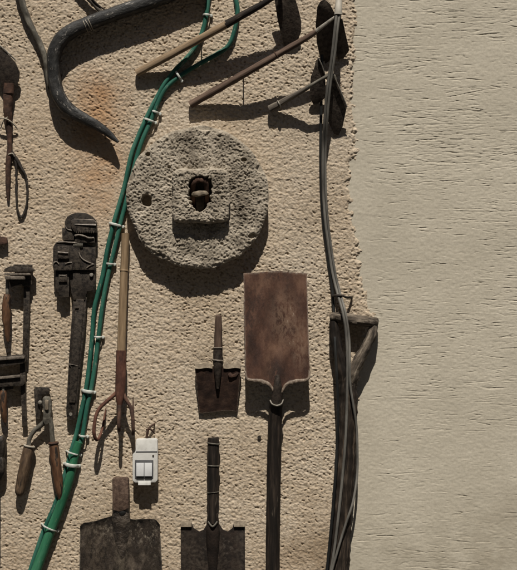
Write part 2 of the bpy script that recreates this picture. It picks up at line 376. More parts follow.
def rough_wall():
    fine = .55
    xs = axis(-700, -18, 376, 380, fine, 5); ys = axis(-480, -14, 585, GY+10, fine, 5)
    X, Y = np.meshgrid(xs, ys)
    x0, y0 = -700, -480; hh, ww = int((GY+12-y0)/fine)+2, int((382-x0)/fine)+2
    k = 1/fine
    n1 = fft_noise(hh, ww, 1.3*k, .85*k, 1); n2 = fft_noise(hh, ww, .62*k, .55*k, 2)
    n3 = fft_noise(hh, ww, .85*k, .55*k, 4); n0 = fft_noise(hh, ww, 11*k, 9*k, 3); n5 = fft_noise(hh, ww, 2.6*k, 1.6*k, 9)
    dens = np.clip(fft_noise(hh, ww, 24*k, 20*k, 5), -1.6, 1.8); calm = smooth01(fft_noise(hh, ww, 38*k, 26*k, 10), -.6, 1.6)
    n6 = fft_noise(hh, ww, .72*k, .48*k, 7)
    n7 = fft_noise(hh, ww, .8*k, .55*k, 19)
    H = (.09*n1+.15*n2+.19*n7+.05*n5-.36*np.maximum(0, n7-.9-.15*dens))*(1-.3*calm)-1.2*smooth01(n6, 1.8-.3*dens, 2.3-.3*dens)-.7*smooth01(n3, 1.85-.25*dens, 2.35-.25*dens)*(1-smooth01(n7, -.6, 1.2))+.15*n0
    H = np.clip(H, -3.2, 2.2)
    H = sample(H, x0, y0, fine, X, Y)
    # ragged right border where the smooth coat begins
    ey = [-480, 0, 60, 110, 150, 190, 225, 245, 285, 300, 314, 340, 380, 430, 500, 570, 900]
    ex = [352, 352.5, 354, 352.5, 353, 350, 351.5, 356, 361, 365, 371, 364, 357, 352, 347, 344, 344]
    E = np.interp(Y, ey, ex)
    e1 = sample(fft_noise(hh, ww, 2.2*k, 1.8*k, 6), x0, y0, fine, X, Y); e2 = sample(fft_noise(hh, ww, 6*k, 5*k, 8), x0, y0, fine, X, Y)
    e3 = sample(fft_noise(hh, ww, .9*k, .8*k, 18), x0, y0, fine, X, Y)
    D = X-E-.9*e1-1.3*e2-.4*e3
    # the roughcast thins out into crumbs that still poke through the smooth coat
    band = smooth01(D, -5, 0)*(1-smooth01(D, 1, 6))
    H = H+band*(.24*e1+.3*e3)-2.5*smooth01(D, -4, 3.5)-5*smooth01(D, 3, 9)
    o = grid_mesh('roughcast_wall', X, Y, H, 'roughcast')
    return tag(o, 'tan roughcast plaster wall with pitted grain, carrying the old tools', 'wall')
rough_wall()

def smooth_wall():
    fx_, fy_ = .9, .42
    xs = axis(336, 338, 530, 1300, fx_, 6)
    ys = axis(-480, -12, 584, GY+10, fy_, 6)
    X, Y = np.meshgrid(xs, ys)
    st = .6; x0, y0 = 336, -480; k = 1/st; hh = int((GY+12-y0)/st)+2; ww = int((1302-336)/st)+2
    N_ = lambda lx, ly, sd: fft_noise(hh, ww, lx*k, ly*k, sd)
    w1 = N_(20, 8, 14); patch = N_(26, 9, 13); fin = N_(1.0, .75, 15); lo = N_(18, 6, 16)
    S_ = lambda A, dy=0: sample(A, x0, y0, st, X, Y+dy)
    wv = 1.1*S_(w1); near = smooth01(X, 352, 392)
    low = smooth01(Y, 330, 430)
    H = .045*S_(fin)+.05*S_(lo)
    for (lx, ly, mx, my, sd, dep, wd, t0) in ((20, 1.7, 3.6, .9, 51, .85, .31, .66), (12, 1.2, 2.6, .75, 61, .7, .29, .7), (30, 2.4, 5, 1.2, 71, .95, .33, .72), (9, .95, 1.8, .65, 81, .6, .28, .8), (16, 1.4, 3, .8, 91, .75, .3, .72)):
        n = N_(lx, ly, sd); gy_, gx_ = np.gradient(n, st)
        dist = np.abs(n)/np.sqrt(gx_**2+gy_**2+1e-5)
        sg = S_(n, wv); dd = S_(dist, wv); mk = S_(N_(mx, my, sd+1), wv)
        th = t0+.75*(1-near)-.45*S_(patch)+.3*low
        m = smooth01(mk, th, th+.55)
        H -= (.68*dep*(1-.3*low))*np.exp(-(dd/wd)**2)*m
        H += .10*m*np.exp(-(dd/1.8)**2)*np.tanh(-3*sg)*1.0     # the skin is dragged up on one side of each tear
    H = H-1.6
    o = grid_mesh('smooth_wall', X, Y, H, 'smooth')
    return tag(o, 'pale grey beige trowelled plaster wall with fine horizontal drag marks', 'wall')
smooth_wall()

# ---------------------------------------------------------------- millstone
def millstone():
    cx, cy, R, T = 198.2, 198.5, 70.6, 16.
    t = thing('millstone', 'round grey porous millstone with a raised square centre and iron in its eye', 'millstone', (cx, cy, 0))
    def relief(rmax, nr, nth, shape, depth, name, holes, seed, edge, lowmask=None):
        th = np.linspace(0, 2*math.pi, nth, endpoint=False)
        rad = shape(th); rings = np.linspace(0.004, 1, nr)
        step = .6; sz = int(2*rmax/step)+8
        a = fft_noise(sz, sz, 1.8, 1.5, seed); b = fft_noise(sz, sz, .85, .8, seed+1); c = fft_noise(sz, sz, 9, 9, seed+2); p = fft_noise(sz, sz, 2.2, 1.9, seed+3); q2 = fft_noise(sz, sz, 1.05, .9, seed+5)
        v = []; tcs = []
        RR = rings[:, None]*rad[None, :]; X = RR*np.cos(th); Y = RR*np.sin(th)
        sm = lambda A: sample(A, -rmax-1, -rmax-1, step, X, Y)
        H = .19*sm(a)+.36*sm(b)+.32*sm(c)-.8*smooth01(sm(p), 1.9, 2.6)-1.1*smooth01(sm(q2), 1.6, 2.15)
        dist = rad[None, :]-RR
        H -= edge*np.clip(1-dist/4.5, 0, 1)**2
        for (hx, hy, hw, hh, dep, pw) in holes:
            q = (np.abs((X-hx)/hw)**pw+np.abs((Y-hy)/hh)**pw)**(1/pw)+.06*sm(a)
            k = 1-smooth01(q, .82, 1.08); H = H*(1-k)-dep*k
        D = depth+H
        for j in range(nr):
            for i in range(nth): v.append((cx+X[j, i], cy+Y[j, i], D[j, i]))
        for dd, sc in ((depth-edge-2.5, .996), (depth*.5, .982), (-1.5, .955)):
            for i in range(nth):
                x = X[-1, i]*sc; y = Y[-1, i]*sc
                wob = .5*math.sin(9*th[i]+dd)+.35*math.sin(23*th[i]+2*dd)
                v.append((cx+x+math.cos(th[i])*wob*.6, cy+y+math.sin(th[i])*wob*.6, dd if name == 'x' else dd+base_off))
        f = []; L = nr+3
        for j in range(L-1):
            for i in range(nth):
                i2 = (i+1) % nth; f.append((j*nth+i, j*nth+i2, (j+1)*nth+i2, (j+1)*nth+i))
        f.append(tuple(range(nth))[::-1])
        return v, f
    rim_n = fft_noise(4, 512, 8, 1, 30)[0]
    base_off = 0.
    shape = lambda th: R+.55*np.interp(th, np.linspace(0, 2*math.pi, 512), rim_n*.9)
    v, f = relief(R+4, 130, 720, shape, T, 'stone', [(-50.5, 2.8, 5.2, 6.2, 9, 2.2), (2.5, -1.5, 17, 17, 10, 3),
                  (-49.5, -43, 2.3, 2, 3, 2), (45.5, -37.5, 3, 2, 3, 2), (54, 38, 4.2, 2.6, 3, 2), (42, 12, 1.6, 1.6, 2, 2), (63, -29, 5, 4, 2.5, 2), (-38, 58, 6, 3.4, 2.2, 2), (20, 68, 7, 3, 2, 2), (-66, -22, 3.4, 6, 2, 2), (8, -69, 8, 3, 1.8, 2), (-28, -30, 1.8, 1.4, 2, 2), (24, 46, 1.8, 1.3, 2, 2)], 40, 2.2)
    m = MB(); m.add(v, f); m.build('stone_disc', 'stone', t, angle=60)
    # raised square boss
    cx0, cy0 = cx, cy
    cx, cy = 201.5, 197.
    base_off = 13.
    def sq(th):
        p = 7.; r = (np.abs(np.cos(th)/28.4)**p+np.abs(np.sin(th)/27.0)**p)**(-1/p)
        return r*(1+.014*np.sin(5*th+1)+.012*np.sin(11*th))
    def relief_boss():
        nonlocal cx, cy
        v, f = relief(42, 70, 420, sq, 25.6, 'boss', [(-.5, -4.5, 11.5, 14, 20, 3.), (-1.5, 8, 7.5, 8, 20, 2.2)], 60, 2.6)
        return v, f
    v, f = relief_boss()
    nth = 420
    v = v[:-3*nth]+[(x, y, dd) for (x, y, _), dd in zip(v[-3*nth:], [18.]*nth+[15.]*nth+[11.]*nth)]
    m = MB(); m.add(v, f); m.build('square_boss', 'stone', t, angle=60)
    # iron fitting in the eye: a short box-shaped stub with a ledge
    m = MB()
    m.tube([(193.4, 208, 6, 2.2), (193.6, 196, 14, 2.4), (194, 186, 20, 2.5), (197, 181.6, 22, 2.5), (201, 180.8, 22.4, 2.6), (205, 181.8, 22, 2.5), (207, 186, 20, 2.5), (207.4, 197, 15, 2.3), (207.4, 208, 6, 2.2)], n=6, lump=.1, sq=3)
    f = m.build('iron_staple', 'rust_brown', t)
    m = MB(); m.tube([(192.8, 195.4, 16, 1.6), (196, 195, 19, 2.4), (201, 194.6, 20, 2.6), (206, 194, 19, 2.4), (208, 193.4, 16, 1.6)], n=6, lump=.15, sq=3); m.build('cross_pin', 'pale_steel', t)
    m = MB(); m.tube([(200.5, 196, 10, 5.5), (200.5, 206, 9, 5.2), (200.5, 214, 7, 4.4)], n=5, sq=3.2, lump=.06); m.build('wedge', 'wrench_steel', t)
millstone()

# ---------------------------------------------------------------- black iron bar (top left)
t = thing('curved_bar', 'thick black iron bar bent round into a hook above the rusty wall stain', 'bar', (56, 70, 0))
m = MB(); m.tube([(205, -16, 8.6, 6.82), (176, -6, 8.6, 7.04), (150, 3.5, 8.6, 7.04), (120, 13.5, 8.6, 6.82), (95, 22.5, 8.6, 6.82), (75, 31, 8.6, 7.04), (62, 41, 8.6, 7.26), (55.5, 54, 8.6, 6.82), (54.5, 68, 8.6, 6.38), (56, 84, 8.6, 6.49), (61, 99, 8.6, 6.82), (70, 110.5, 8.6, 6.60), (84, 119, 8.6, 5.72), (99, 127, 8.6, 4.62), (110, 135, 8.6, 3.52), (119, 143, 12.0, 1.32)], seg=18, n=9, lump=.028, sq=3., flat=1.2)
m.build('bent_bar', 'black_iron', t)
m = MB()
for (x, a) in ((86, -20), (88.6, -28), (91, -22)):
    m.ring(x, 25.6-(x-88)*.36, 8.6, 7.3, 8.8, .45, math.radians(68+a+20))
m.build('wire_wrap', 'pale_wire', t)

t = thing('hooked_rod', 'slim grey iron rod, rusty and tapering, hanging left of the black hook', 'rod', (44, 50, 0))
m = MB(); m.tube([(18, -14, 5, 3.2), (22, 0, 5, 3.4), (27, 16, 5, 3.2), (34, 31, 5, 2.8), (41, 45, 5, 2.7), (45.5, 58, 5, 2.9), (47.5, 72, 5, 2.4), (48.6, 84, 4.5, 1.7), (49.3, 90, 4, .6)], n=8, lump=.1, sq=3, flat=.9)
m.build('rod_shaft', 'grey_iron', t)

t = thing('stick', 'thin grey weathered stick slanting down behind the black bar', 'stick', (95, 6, 0))
m = MB(); m.tube([(76, -16, 6, 2.6), (88, -2, 6, 2.6), (100, 11, 5, 2.4), (107, 19, 4, 2.1)], n=6, lump=.1)
m.build('stick_shaft', 'grey_wood', t)
m = MB(); m.tube([(84, -14, 9, .8), (93, 0, 9, .8), (101, 8, 7, .8), (109, 12.5, 2, .7)], n=6)
m.build('black_wire', 'dark_wire', t)

# ---------------------------------------------------------------- left-edge tools
t = thing('weeding_hook', 'rusty weeding hook with dark broad blade, brown wooden shaft and wire loop', 'garden tool', (10, 100, 0))
m = MB(); m.prism([(-22, 36), (-10, 40), (0, 47), (8.5, 54.5), (17, 64), (21, 73.5), (20, 82), (16.5, 86), (10, 88), (3.5, 87), (0.5, 79), (-8, 66), (-20, 54)], lambda x, y: 9-(y-60)*.12, lambda x, y: 11-(y-60)*.12)
m.build('blade', 'dark_steel', t, bevel=.5)
m = MB(); m.tube([(-10, 39.5, 13.2, .7), (0, 46, 12.6, .8), (8.5, 53.4, 11.8, .8), (17, 61.5, 10, .6)], n=4); m.build('blade_edge', 'bright_steel', t)  # pale tube paints the lit upper edge of the blade
m = MB(); m.tube([(10, 84, 7, 5.2), (9.6, 94, 6.5, 5.4)], n=4, flat=.8); m.build('ferrule', 'rust_brown', t)
m = MB(); m.tube([(9.4, 93, 5.5, 5), (8.6, 106, 5, 4.8), (8.6, 116, 4.5, 4.2), (10, 130, 4, 2.8), (10, 151, 3, 2.6), (8.6, 165, 2.5, 2.9), (8.2, 185, 2.2, 2.3), (8.6, 201, 2, 1.3)], n=6, lump=.1); m.build('shaft', 'rust_brown', t)
m = MB(); m.tube([(11, 150, 3, 1.4), (17, 160, 2.6, 1.7), (24, 172, 2.2, 1.5), (27, 182, 2, 1.2), (27.5, 198, 2, 1), (25, 212, 2, 1.1), (21, 217, 2, 1.3), (17.8, 210, 2, 1.1), (16.6, 195, 2, 1.1), (16.6, 178, 2, 1.2), (16, 162, 2.6, 1.2), (12, 153, 3, 1.2)], n=7, lump=.25); m.build('wire_loop', 'dark_wire', t)
m = MB(); m.tube([(-4, 121, 6, .7), (2, 119, 8.6, .7), (9, 120.5, 9.2, .7), (15.6, 126, 5, .7), (18, 129.5, 3, .5)], n=4); m.build('pale_tie', 'pale_wire', t)
m = MB(); m.tube([(1, 129, 4, .6), (5, 121, 8.6, .6), (9, 118, 9, .6)], n=4)
m.build('pale_tie', 'pale_wire', t)
m = MB(); m.tube([(9, 155, 5, .8), (13, 154, 5.6, .8), (15, 157, 4.4, .7)], n=4); m.build('pale_tie', 'pale_wire', t)

t = thing('bar_end', 'short dark iron bar end jutting in above the bar clamp', 'bar', (2, 240, 0))
m = MB(); m.prism([(-40, 230), (-2, 236), (7.5, 237.5), (8.5, 243.5), (2, 245), (-40, 238)], 1, 7); m.build('bar_body', 'rust_brown', t, bevel=.8)

def bar_clamp(lab, at, jaws, bar, screw, handle):
    t = thing('bar_clamp', lab, 'clamp', at, 'iron bar clamps hanging at the left')
    m = MB(); m.prism(bar, 2, 6); m.build('bar', 'wrench_steel', t, bevel=.5)
    for j in jaws:
        m = MB(); m.prism(*j[-1]); jw = m.build('jaw', 'wrench_steel', t, bevel=.45)
        for (o, a, b) in j[:-1]:
            m = MB(); m.prism(o, a, b); m.build('jaw_plate', 'ledge_steel' if b > 13 else 'wrench_steel', jw, bevel=.45)  # pale front plates paint the lit slots on the jaw
    m = MB(); m.tube(screw, n=4); m.build('screw', 'grey_iron', t)
    m = MB(); m.tube(handle, n=6, lump=.05); m.build('handle', 'orange_wood', t)
    return t
bar_clamp('iron bar clamp with orange wooden handle, hung as the upper of two', (22, 300, 0),
    [[([(14.5, 264.5), (33, 264.8), (33, 268.5), (14.5, 268)], 3, 9), ([(6, 269), (12, 266.2), (33, 267.6), (36.5, 270.6), (33, 272), (6, 272)], 4, 12.5),
      ([(6.3, 273.2), (31.5, 273), (32, 275.2), (6.3, 275.4)], 5, 14.5), ([(7, 276), (26.5, 276.5), (27, 279.5), (7, 279.5)], 4, 15.5), ([(10, 279.6), (32, 275.4), (33, 284), (29.5, 287.5), (23.8, 286), (22.5, 284), (12, 287)], 3, 8)],
     [([(-14, 360.5), (0, 357), (24, 355), (26.6, 355.6), (26, 358), (0, 360), (-14, 363)], 9, 13.2), ([(-14, 360), (0, 356.2), (24, 354), (27, 355), (27, 361), (24, 363), (0, 367), (-14, 369)], 3, 11)]],
    [(24.5, 279), (31, 279), (30, 320), (28.6, 362), (23, 362), (24, 320)],
    [(8.7, 279, 9, 1.8), (8.5, 296, 9, 1.8)], [(8.4, 294, 9, 3), (8, 299, 9, 4.1), (7.6, 310, 9, 4.4), (7.8, 320, 9, 4.2), (8.2, 326, 9, 3.4), (8.6, 334, 8.5, 2.7), (9, 341, 8, 1.6)])
bar_clamp('iron bar clamp with brown pointed handle, hung as the lower of two', (22, 400, 0),
    [[([(-14, 378.6), (0, 376), (22, 374), (22, 376.6), (0, 378.6), (-14, 381.4)], 9, 13.3), ([(-14, 381), (0, 377.5), (24, 374.3), (26.5, 375.5), (26.5, 382), (24, 385), (0, 386.5), (-14, 388)], 3, 11), ([(-6, 384), (13, 383), (14, 388.5), (2, 390.5), (-6, 390.5)], 2, 8)]],
    [(20.5, 363), (26, 363), (26, 390), (27.8, 425), (23, 425.6), (21.5, 392)],
    [(4.6, 386, 8, 1.8), (4.6, 393, 8, 1.8)], [(4.6, 390, 8, 2.8), (4.4, 395, 8, 3.7), (4.4, 407, 8, 3.6), (5, 415, 7.5, 3), (6, 421, 7, 1.7), (6.6, 425, 7, .5)])

t = thing('pipe_bar', 'black iron bar with two stacked collars below the lower clamp', 'bar', (0, 460, 0))
m = MB(); m.tube([(-2.4, 430, 5, 3), (-2.4, 500, 5, 3), (-2.2, 556, 5, 2.6)], straight=True, n=10, lump=.05); m.build('bar_shaft', 'black_wood', t)
m = MB(); m.tube([(-.5, 436, 6, 4), (0, 438, 6, 6.6), (0, 447, 6, 7), (-.6, 458, 6, 5.6)], n=6, sq=3.5); m.build('collar', 'wrench_steel', t)
m = MB(); m.tube([(-.5, 459, 6, 5.8), (0, 461, 6.4, 6.6), (0, 470, 6.4, 6.6), (-.8, 479, 6, 3.6)], n=6, sq=3.5); m.build('collar', 'wrench_steel', t)

# ---------------------------------------------------------------- pipe wrench
t = thing('pipe_wrench', 'big dark rusty pipe wrench hanging jaw up left of the green cables', 'wrench', (76, 300, 0))
m = MB()
arch = [(65.5, 232), (65.5, 222), (68, 217), (73, 214), (79, 212.8), (87, 213.5), (93, 216.5), (96.8, 221), (97.8, 226), (97.8, 243), (94, 243), (66, 243)]
m.prism(arch, 3, 8)
m.prism([(72, 221.5), (74, 219.5), (95, 220.5), (97.6, 223.5), (97.6, 233), (76, 233), (73, 228)], 4, 13.5)
m.prism([(76, 235.5), (80, 234.5), (88, 236.5), (95.5, 237.5), (96, 243), (76, 243)], 4, 12)
m.prism([(63.2, 228), (73, 230), (75, 233), (75, 240.5), (63.5, 240.5)], 3, 10.5)
m.build('hook_jaw', 'wrench_steel', t, bevel=.7)
m = MB()
m.prism([(57, 243), (60, 241.2), (79, 242), (81, 245), (81, 270), (55, 270), (53.8, 265), (54.5, 247)], 3, 11)
m.prism([(59, 246.5), (70.5, 246.5), (70.5, 259), (59, 259)], 9, 13)
m.prism([(54, 262), (58, 261), (60, 264), (66, 263), (72, 262.5), (74, 264.5), (74, 270.5), (55, 270.5)], 4, 14)
m.build('housing', 'wrench_steel', t, bevel=.7)
m = MB()
m.prism([(80.5, 244), (90, 245.2), (96.2, 247), (96.4, 262), (95, 271), (80.5, 271)], 3, 9.5)
m.prism([(81, 250), (84, 258), (90, 262.5), (96, 263.8), (96.3, 270), (80.8, 270)], 5, 11.5)
m.prism([(70, 270.2), (95.5, 270.2), (96.3, 281), (95, 290.5), (88, 291.5), (86, 300), (74.5, 300), (72, 292)], 3, 9)
m.build('frame', 'wrench_steel', t, bevel=.7)
m = MB(); m.prism([(56.5, 271), (70.2, 271), (70.3, 290), (70, 297), (61, 297.6), (60, 292.5), (56.6, 291)], 3, 10.5)
m.prism([(60, 274.5), (68.5, 274.5), (68.5, 282), (60, 282)], 9, 12.2)
m.build('heel_jaw', 'wrench_steel', t, bevel=.7)
m = MB()
for k in range(6): m.ring(76+1.2*k, 245, 8.5, 3.6, 3, .5, math.pi/2)
m.tube([(74.5, 245, 8.5, 3.2), (84, 245, 8.5, 3.2)], n=4); m.build('adjusting_nut', 'grey_iron', t)
m = MB(); m.tube([(92.3, 275, 6, 2), (92.3, 275, 10.5, 2), (92.3, 275, 11.2, 1)], n=2); m.build('pivot_rivet', 'bright_steel', t)
m = MB(); m.prism([(74.3, 297), (87.5, 297), (85.5, 330), (82, 360), (78.5, 395), (77.3, 412), (76.3, 417), (73, 420), (69.5, 419.5), (67.3, 416), (67, 409), (68.5, 380), (70.5, 345), (72.5, 318)], 2.5, 8)
m.prism([(77, 299), (85, 299), (83, 330), (80, 360), (76.3, 402), (70, 402), (71.5, 370), (74, 335)], 6, 9.4)
m.prism([(75.5, 306.5), (80, 306.5), (80, 308.3), (75.5, 308.3)], 9, 10.6)
m.build('handle', 'wrench_steel', t, bevel=.8)
m = MB(); m.tube([(71.5, 413.5, 7.6, 1.7), (71.5, 413.5, 8.4, 1.7)], n=2); m.build('hanging_hole', 'bright_steel', t)

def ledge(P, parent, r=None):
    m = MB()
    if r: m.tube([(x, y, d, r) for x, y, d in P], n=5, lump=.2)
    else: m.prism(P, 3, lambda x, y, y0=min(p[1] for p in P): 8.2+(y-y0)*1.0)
    m.build('lit_ledge', 'ledge_steel', parent, bevel=0 if r else .3)  # pale strips put the sunlit ledge highlights into the colour
_wr = [o for o in bpy.data.objects if o.parent is not None and o.parent.name == 'pipe_wrench' and o.name.startswith('hook_jaw')][0]
zz = [(76.5, 230.5)]+[p for i in range(9) for p in ((77+i*2.1, 230.8), (78+i*2.1, 233.8))]+[(96.5, 230.5), (96.5, 228.5), (76.5, 228.5)]
m = MB(); m.prism(zz, 4, 13.9); m.build('jaw_teeth', 'wrench_steel', _wr)
WP = {o.name.split('.')[0]: o for o in bpy.data.objects if o.parent is not None and o.parent.name == 'pipe_wrench'}
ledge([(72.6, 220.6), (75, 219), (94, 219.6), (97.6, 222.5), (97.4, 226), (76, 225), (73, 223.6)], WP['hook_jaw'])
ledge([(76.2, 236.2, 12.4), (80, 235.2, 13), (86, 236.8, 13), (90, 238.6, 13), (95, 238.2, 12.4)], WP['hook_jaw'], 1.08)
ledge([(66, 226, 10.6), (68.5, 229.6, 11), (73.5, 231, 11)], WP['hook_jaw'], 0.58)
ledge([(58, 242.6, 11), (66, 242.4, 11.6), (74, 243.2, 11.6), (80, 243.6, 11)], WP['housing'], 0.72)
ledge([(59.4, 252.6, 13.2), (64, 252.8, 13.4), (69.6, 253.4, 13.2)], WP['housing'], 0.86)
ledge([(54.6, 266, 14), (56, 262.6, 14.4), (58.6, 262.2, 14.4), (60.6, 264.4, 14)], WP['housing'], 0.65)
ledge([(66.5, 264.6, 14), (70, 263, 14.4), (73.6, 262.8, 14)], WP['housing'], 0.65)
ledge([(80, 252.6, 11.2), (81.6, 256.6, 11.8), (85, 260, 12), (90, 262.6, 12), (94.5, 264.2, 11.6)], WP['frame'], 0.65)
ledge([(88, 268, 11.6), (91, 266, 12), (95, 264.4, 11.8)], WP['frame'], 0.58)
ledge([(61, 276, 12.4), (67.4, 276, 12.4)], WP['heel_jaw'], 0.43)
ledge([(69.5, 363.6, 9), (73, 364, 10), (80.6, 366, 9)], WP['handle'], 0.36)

# ---------------------------------------------------------------- secateurs
t = thing('secateurs', 'old iron secateurs with two worn wooden handles spread open', 'secateurs', (46, 420, 0))
m = MB(); m.prism([(34.6, 388.5), (37, 386.5), (49, 387), (50.5, 389), (50, 393), (43, 394.5), (42, 400), (39.5, 404), (41.5, 412), (41, 418.5), (37, 418.5), (36, 410)], 3, 7); m.build('cutting_blade', 'wrench_steel', t, bevel=.5)
m = MB(); m.prism([(43.8, 397.5), (46.5, 395), (51, 396.2), (52.8, 401), (52.4, 414), (51, 422), (46.5, 424.5), (43.8, 420), (44.6, 410), (43.6, 403)], 5, lambda x, y: 11.5-.12*(x-44)); m.build('counter_jaw', 'grey_iron', t, bevel=1.6)
m = MB(); m.prism([(46.2, 399), (50.2, 399.4), (50, 409), (46.4, 409)], 9, 13); m.build('catch', 'pale_steel', t, bevel=1)
m = MB(); m.tube([(47.5, 420, 7, 2.8), (42, 424.5, 7, 2.6), (35, 430.5, 7, 2.3), (30.5, 438, 7, 2.2), (29.5, 446, 7, 2.5)], n=7)
m.tube([(49.5, 416, 8, 2.6), (52, 424, 8, 2.6), (53, 434, 8, 2.4), (54, 443, 8, 2.6)], n=6); m.build('arms', 'grey_iron', t)
m = MB(); m.tube([(41, 402, 6, 2.2), (41, 402, 9.5, 2), (41, 402, 10, .8)], n=2); m.build('pivot_bolt', 'bright_steel', t)
for (ps, fx) in (([(30, 444.5, 7, 4.4), (29, 450, 7, 5.4), (26, 465, 7, 5.9), (22.8, 480, 7, 5.4), (20.6, 491, 7, 4.8), (19.8, 495, 7, 2.6)], (30.2, 445.5, 4.9, .2)),
                 ([(54.4, 441, 8, 4), (55, 447, 8, 4.8), (56.8, 462, 8, 5.2), (59, 478, 8, 4.7), (60.4, 491, 8, 3.6), (61, 498, 8, 1.6)], (54.4, 442.5, 4.5, -.1))):
    m = MB(); m.tube(ps, n=6, lump=.04); h = m.build('handle', 'grimy_wood' if fx[3] > 0 else 'orange_wood', t)
    m = MB(); m.ring(fx[0], fx[1], ps[0][2], fx[2], fx[2], 1.1, fx[3]); m.build('ferrule', 'pale_wire' if fx[3] > 0 else 'rust_brown', h)

# ---------------------------------------------------------------- green cables
PA = [(212, -20), (209, 0), (207, 15), (203, 32), (196, 47), (186, 60), (176, 70), (166, 83), (158.5, 96), (152, 108), (144.5, 124), (137.5, 140), (131.5, 157), (125.5, 185), (119.5, 206), (114, 225), (108, 250), (103.5, 275), (98, 296), (94.8, 311), (92.8, 337), (90, 365), (86.5, 391), (82.5, 409), (77.5, 432), (71.5, 453), (63.5, 482), (55, 506), (45, 529), (36, 555), (28, 580), (20, 610)]
PA = [(x-.5, y) for x, y in PA]
PB = [(233, -20), (235.5, 0), (237, 13), (233.5, 33), (227, 47), (212, 57), (195, 66.5), (178, 77.5), (165, 89), (157.5, 103), (150.5, 121), (143, 138), (136.5, 157), (131, 180), (125.5, 203), (119.8, 225), (114, 250), (109.5, 268), (104.5, 291), (101.5, 311), (98.2, 337), (94.5, 366), (90.5, 391), (87, 409), (83, 434), (80, 446)]
def cable(P, r, mat, lab, d=3.2, name='green_cable', deep=None):
    m = MB(); m.tube([(x, y, (deep(x, y) if deep else d)+.35*math.sin(y*.09+x*.05), r) for x, y in P], seg=14, n=6, lump=.015)
    o = m.build(name, mat, None, at=(P[0][0], P[0][1], 0)); return tag(o, lab, 'cable')
deepA = lambda x, y: 3.0
cable(PA, 2.25, 'green_plastic', 'long green cable, the left one of the pair, running on beside the hose', deep=deepA)
PB = [(x+(.6 if y < 400 else 0), y) for x, y in PB]
cable(PB, 2.25, 'green_plastic', 'green cable, the right one of the pair, ending inside the thick hose', d=3.4)
PH = [(79.5, 441.5), (76.5, 451), (72, 471), (67.5, 487), (63.3, 499), (58.5, 512), (52.5, 527), (46.5, 543), (41, 558), (35.5, 573), (24, 604)]
m = MB(); m.tube([(x, y, 5.6, 4.05+.010*(y-440)/1.2) for x, y in PH], seg=18, n=7)
h = m.build('green_hose', 'green_hose', None, at=(79, 443, 0)); tag(h, 'thick bright green hose sleeving the lower end of the cables', 'hose')

def clip(x, y, ang, w, top, lab, r=1.35):
    r *= .8; ang += random.uniform(-5, 5)
    ca, sa = math.cos(math.radians(ang)), math.sin(math.radians(ang))
    m = MB(); P = []
    for (u, d) in ((-w-1.6, .4), (-w-.4, top*.45), (-w*.7, top*.9), (-w*.25, top+.3), (w*.25, top+.3), (w*.7, top*.9), (w+.4, top*.45), (w+2.4, .6)):
        P.append((x+u*ca, y+u*sa, d, r))
    m.tube(P, n=4, seg=10, flat=.55)
    m.tube([(x+(w+1.2)*ca, y+(w+1.2)*sa, 0, 1.7), (x+(w+1.2)*ca, y+(w+1.2)*sa, 3.2, 1.7), (x+(w+1.2)*ca, y+(w+1.2)*sa, 3.8, .9)], n=2, seg=10)
    o = m.build('cable_clip', 'clip_plastic', None, at=(x, y, 0))
    tag(o, lab, 'cable clip', 'white clips holding the green cables')
clip(207, 15.5, 8, 3.0, 6.4, 'white clip on one green cable above the tan hoe handle')
clip(178.5, 76, 55, 5.0, 6.6, 'white clip where the two green cables meet below the tan handle')
clip(156, 112.5, 22, 3.2, 6.6, 'small white clip just above another on cables over the millstone')
clip(149.8, 120.8, 25, 5.2, 6.8, 'broad white clip on both cables at the millstone upper left edge')
clip(116.5, 225, 12, 5.6, 6.8, 'white clip on both cables above the top of the bamboo handle', 1.7)
clip(110.2, 264, 8, 3.4, 6.8, 'white clip on the right green cable beside the bamboo handle node')
clip(98.5, 337, 6, 3.4, 6.8, 'white clip on the right green cable beside the wrench handle')
clip(88.5, 391.3, 8, 4.9, 7.0, 'wide white clip on both cables next to the wrench handle end', 2.2)
clip(83.3, 435.8, 8, 3.2, 7.2, 'white clip on the right cable just above the hose mouth')
clip(73.6, 452.5, 20, 6.2, 10.6, 'thin white clip across cable and hose just below the hose mouth', 1.1)
clip(72, 464.5, 6, 6.0, 10.8, 'thick white clip on the hose beside the wooden secateur handle', 2.3)
clip(50, 527, 24, 7.4, 11, 'lowest white clip, a thin strap on the hose near the large shovel', 1.1)

# ---------------------------------------------------------------- three hoes at the top
t = thing('hoe', 'hoe with pale tan wooden handle, the topmost of the three', 'hoe', (205, 40, 0), 'hoes hanging at the top of the wall')
m = MB(); m.tube([(137.2, 73.6, 4.6, 3.8), (165, 59.6, 10.5, 3.9), (200, 41.8, 17.5, 3.9), (227, 27.6, 21, 3.9)], n=8, lump=.04, sq=2.4); m.build('handle', 'tan_wood', t)
m = MB(); m.tube([(226, 28.1, 21, 4.0), (243, 18.8, 23, 3.7), (262, 8.6, 25.5, 3.2), (274, 1, 27, 2.8), (281, -5, 25, 2.4)], n=7, lump=.05); m.build('socket', 'black_wood', t)
m = MB(); m.prism([(272, -20), (280, -26), (289, -18), (293.5, -2), (297.5, 10), (301, 23), (301, 33), (297.5, 42), (290, 47), (284, 47), (281, 36), (277.5, 22), (274.5, 4)], lambda x, y: 23-(y+10)*.36, lambda x, y: 24.6-(y+10)*.36); m.build('blade', 'hoe_steel', t, bevel=.5)  # blade drawn longer, its dark lower end standing in for cast shadow

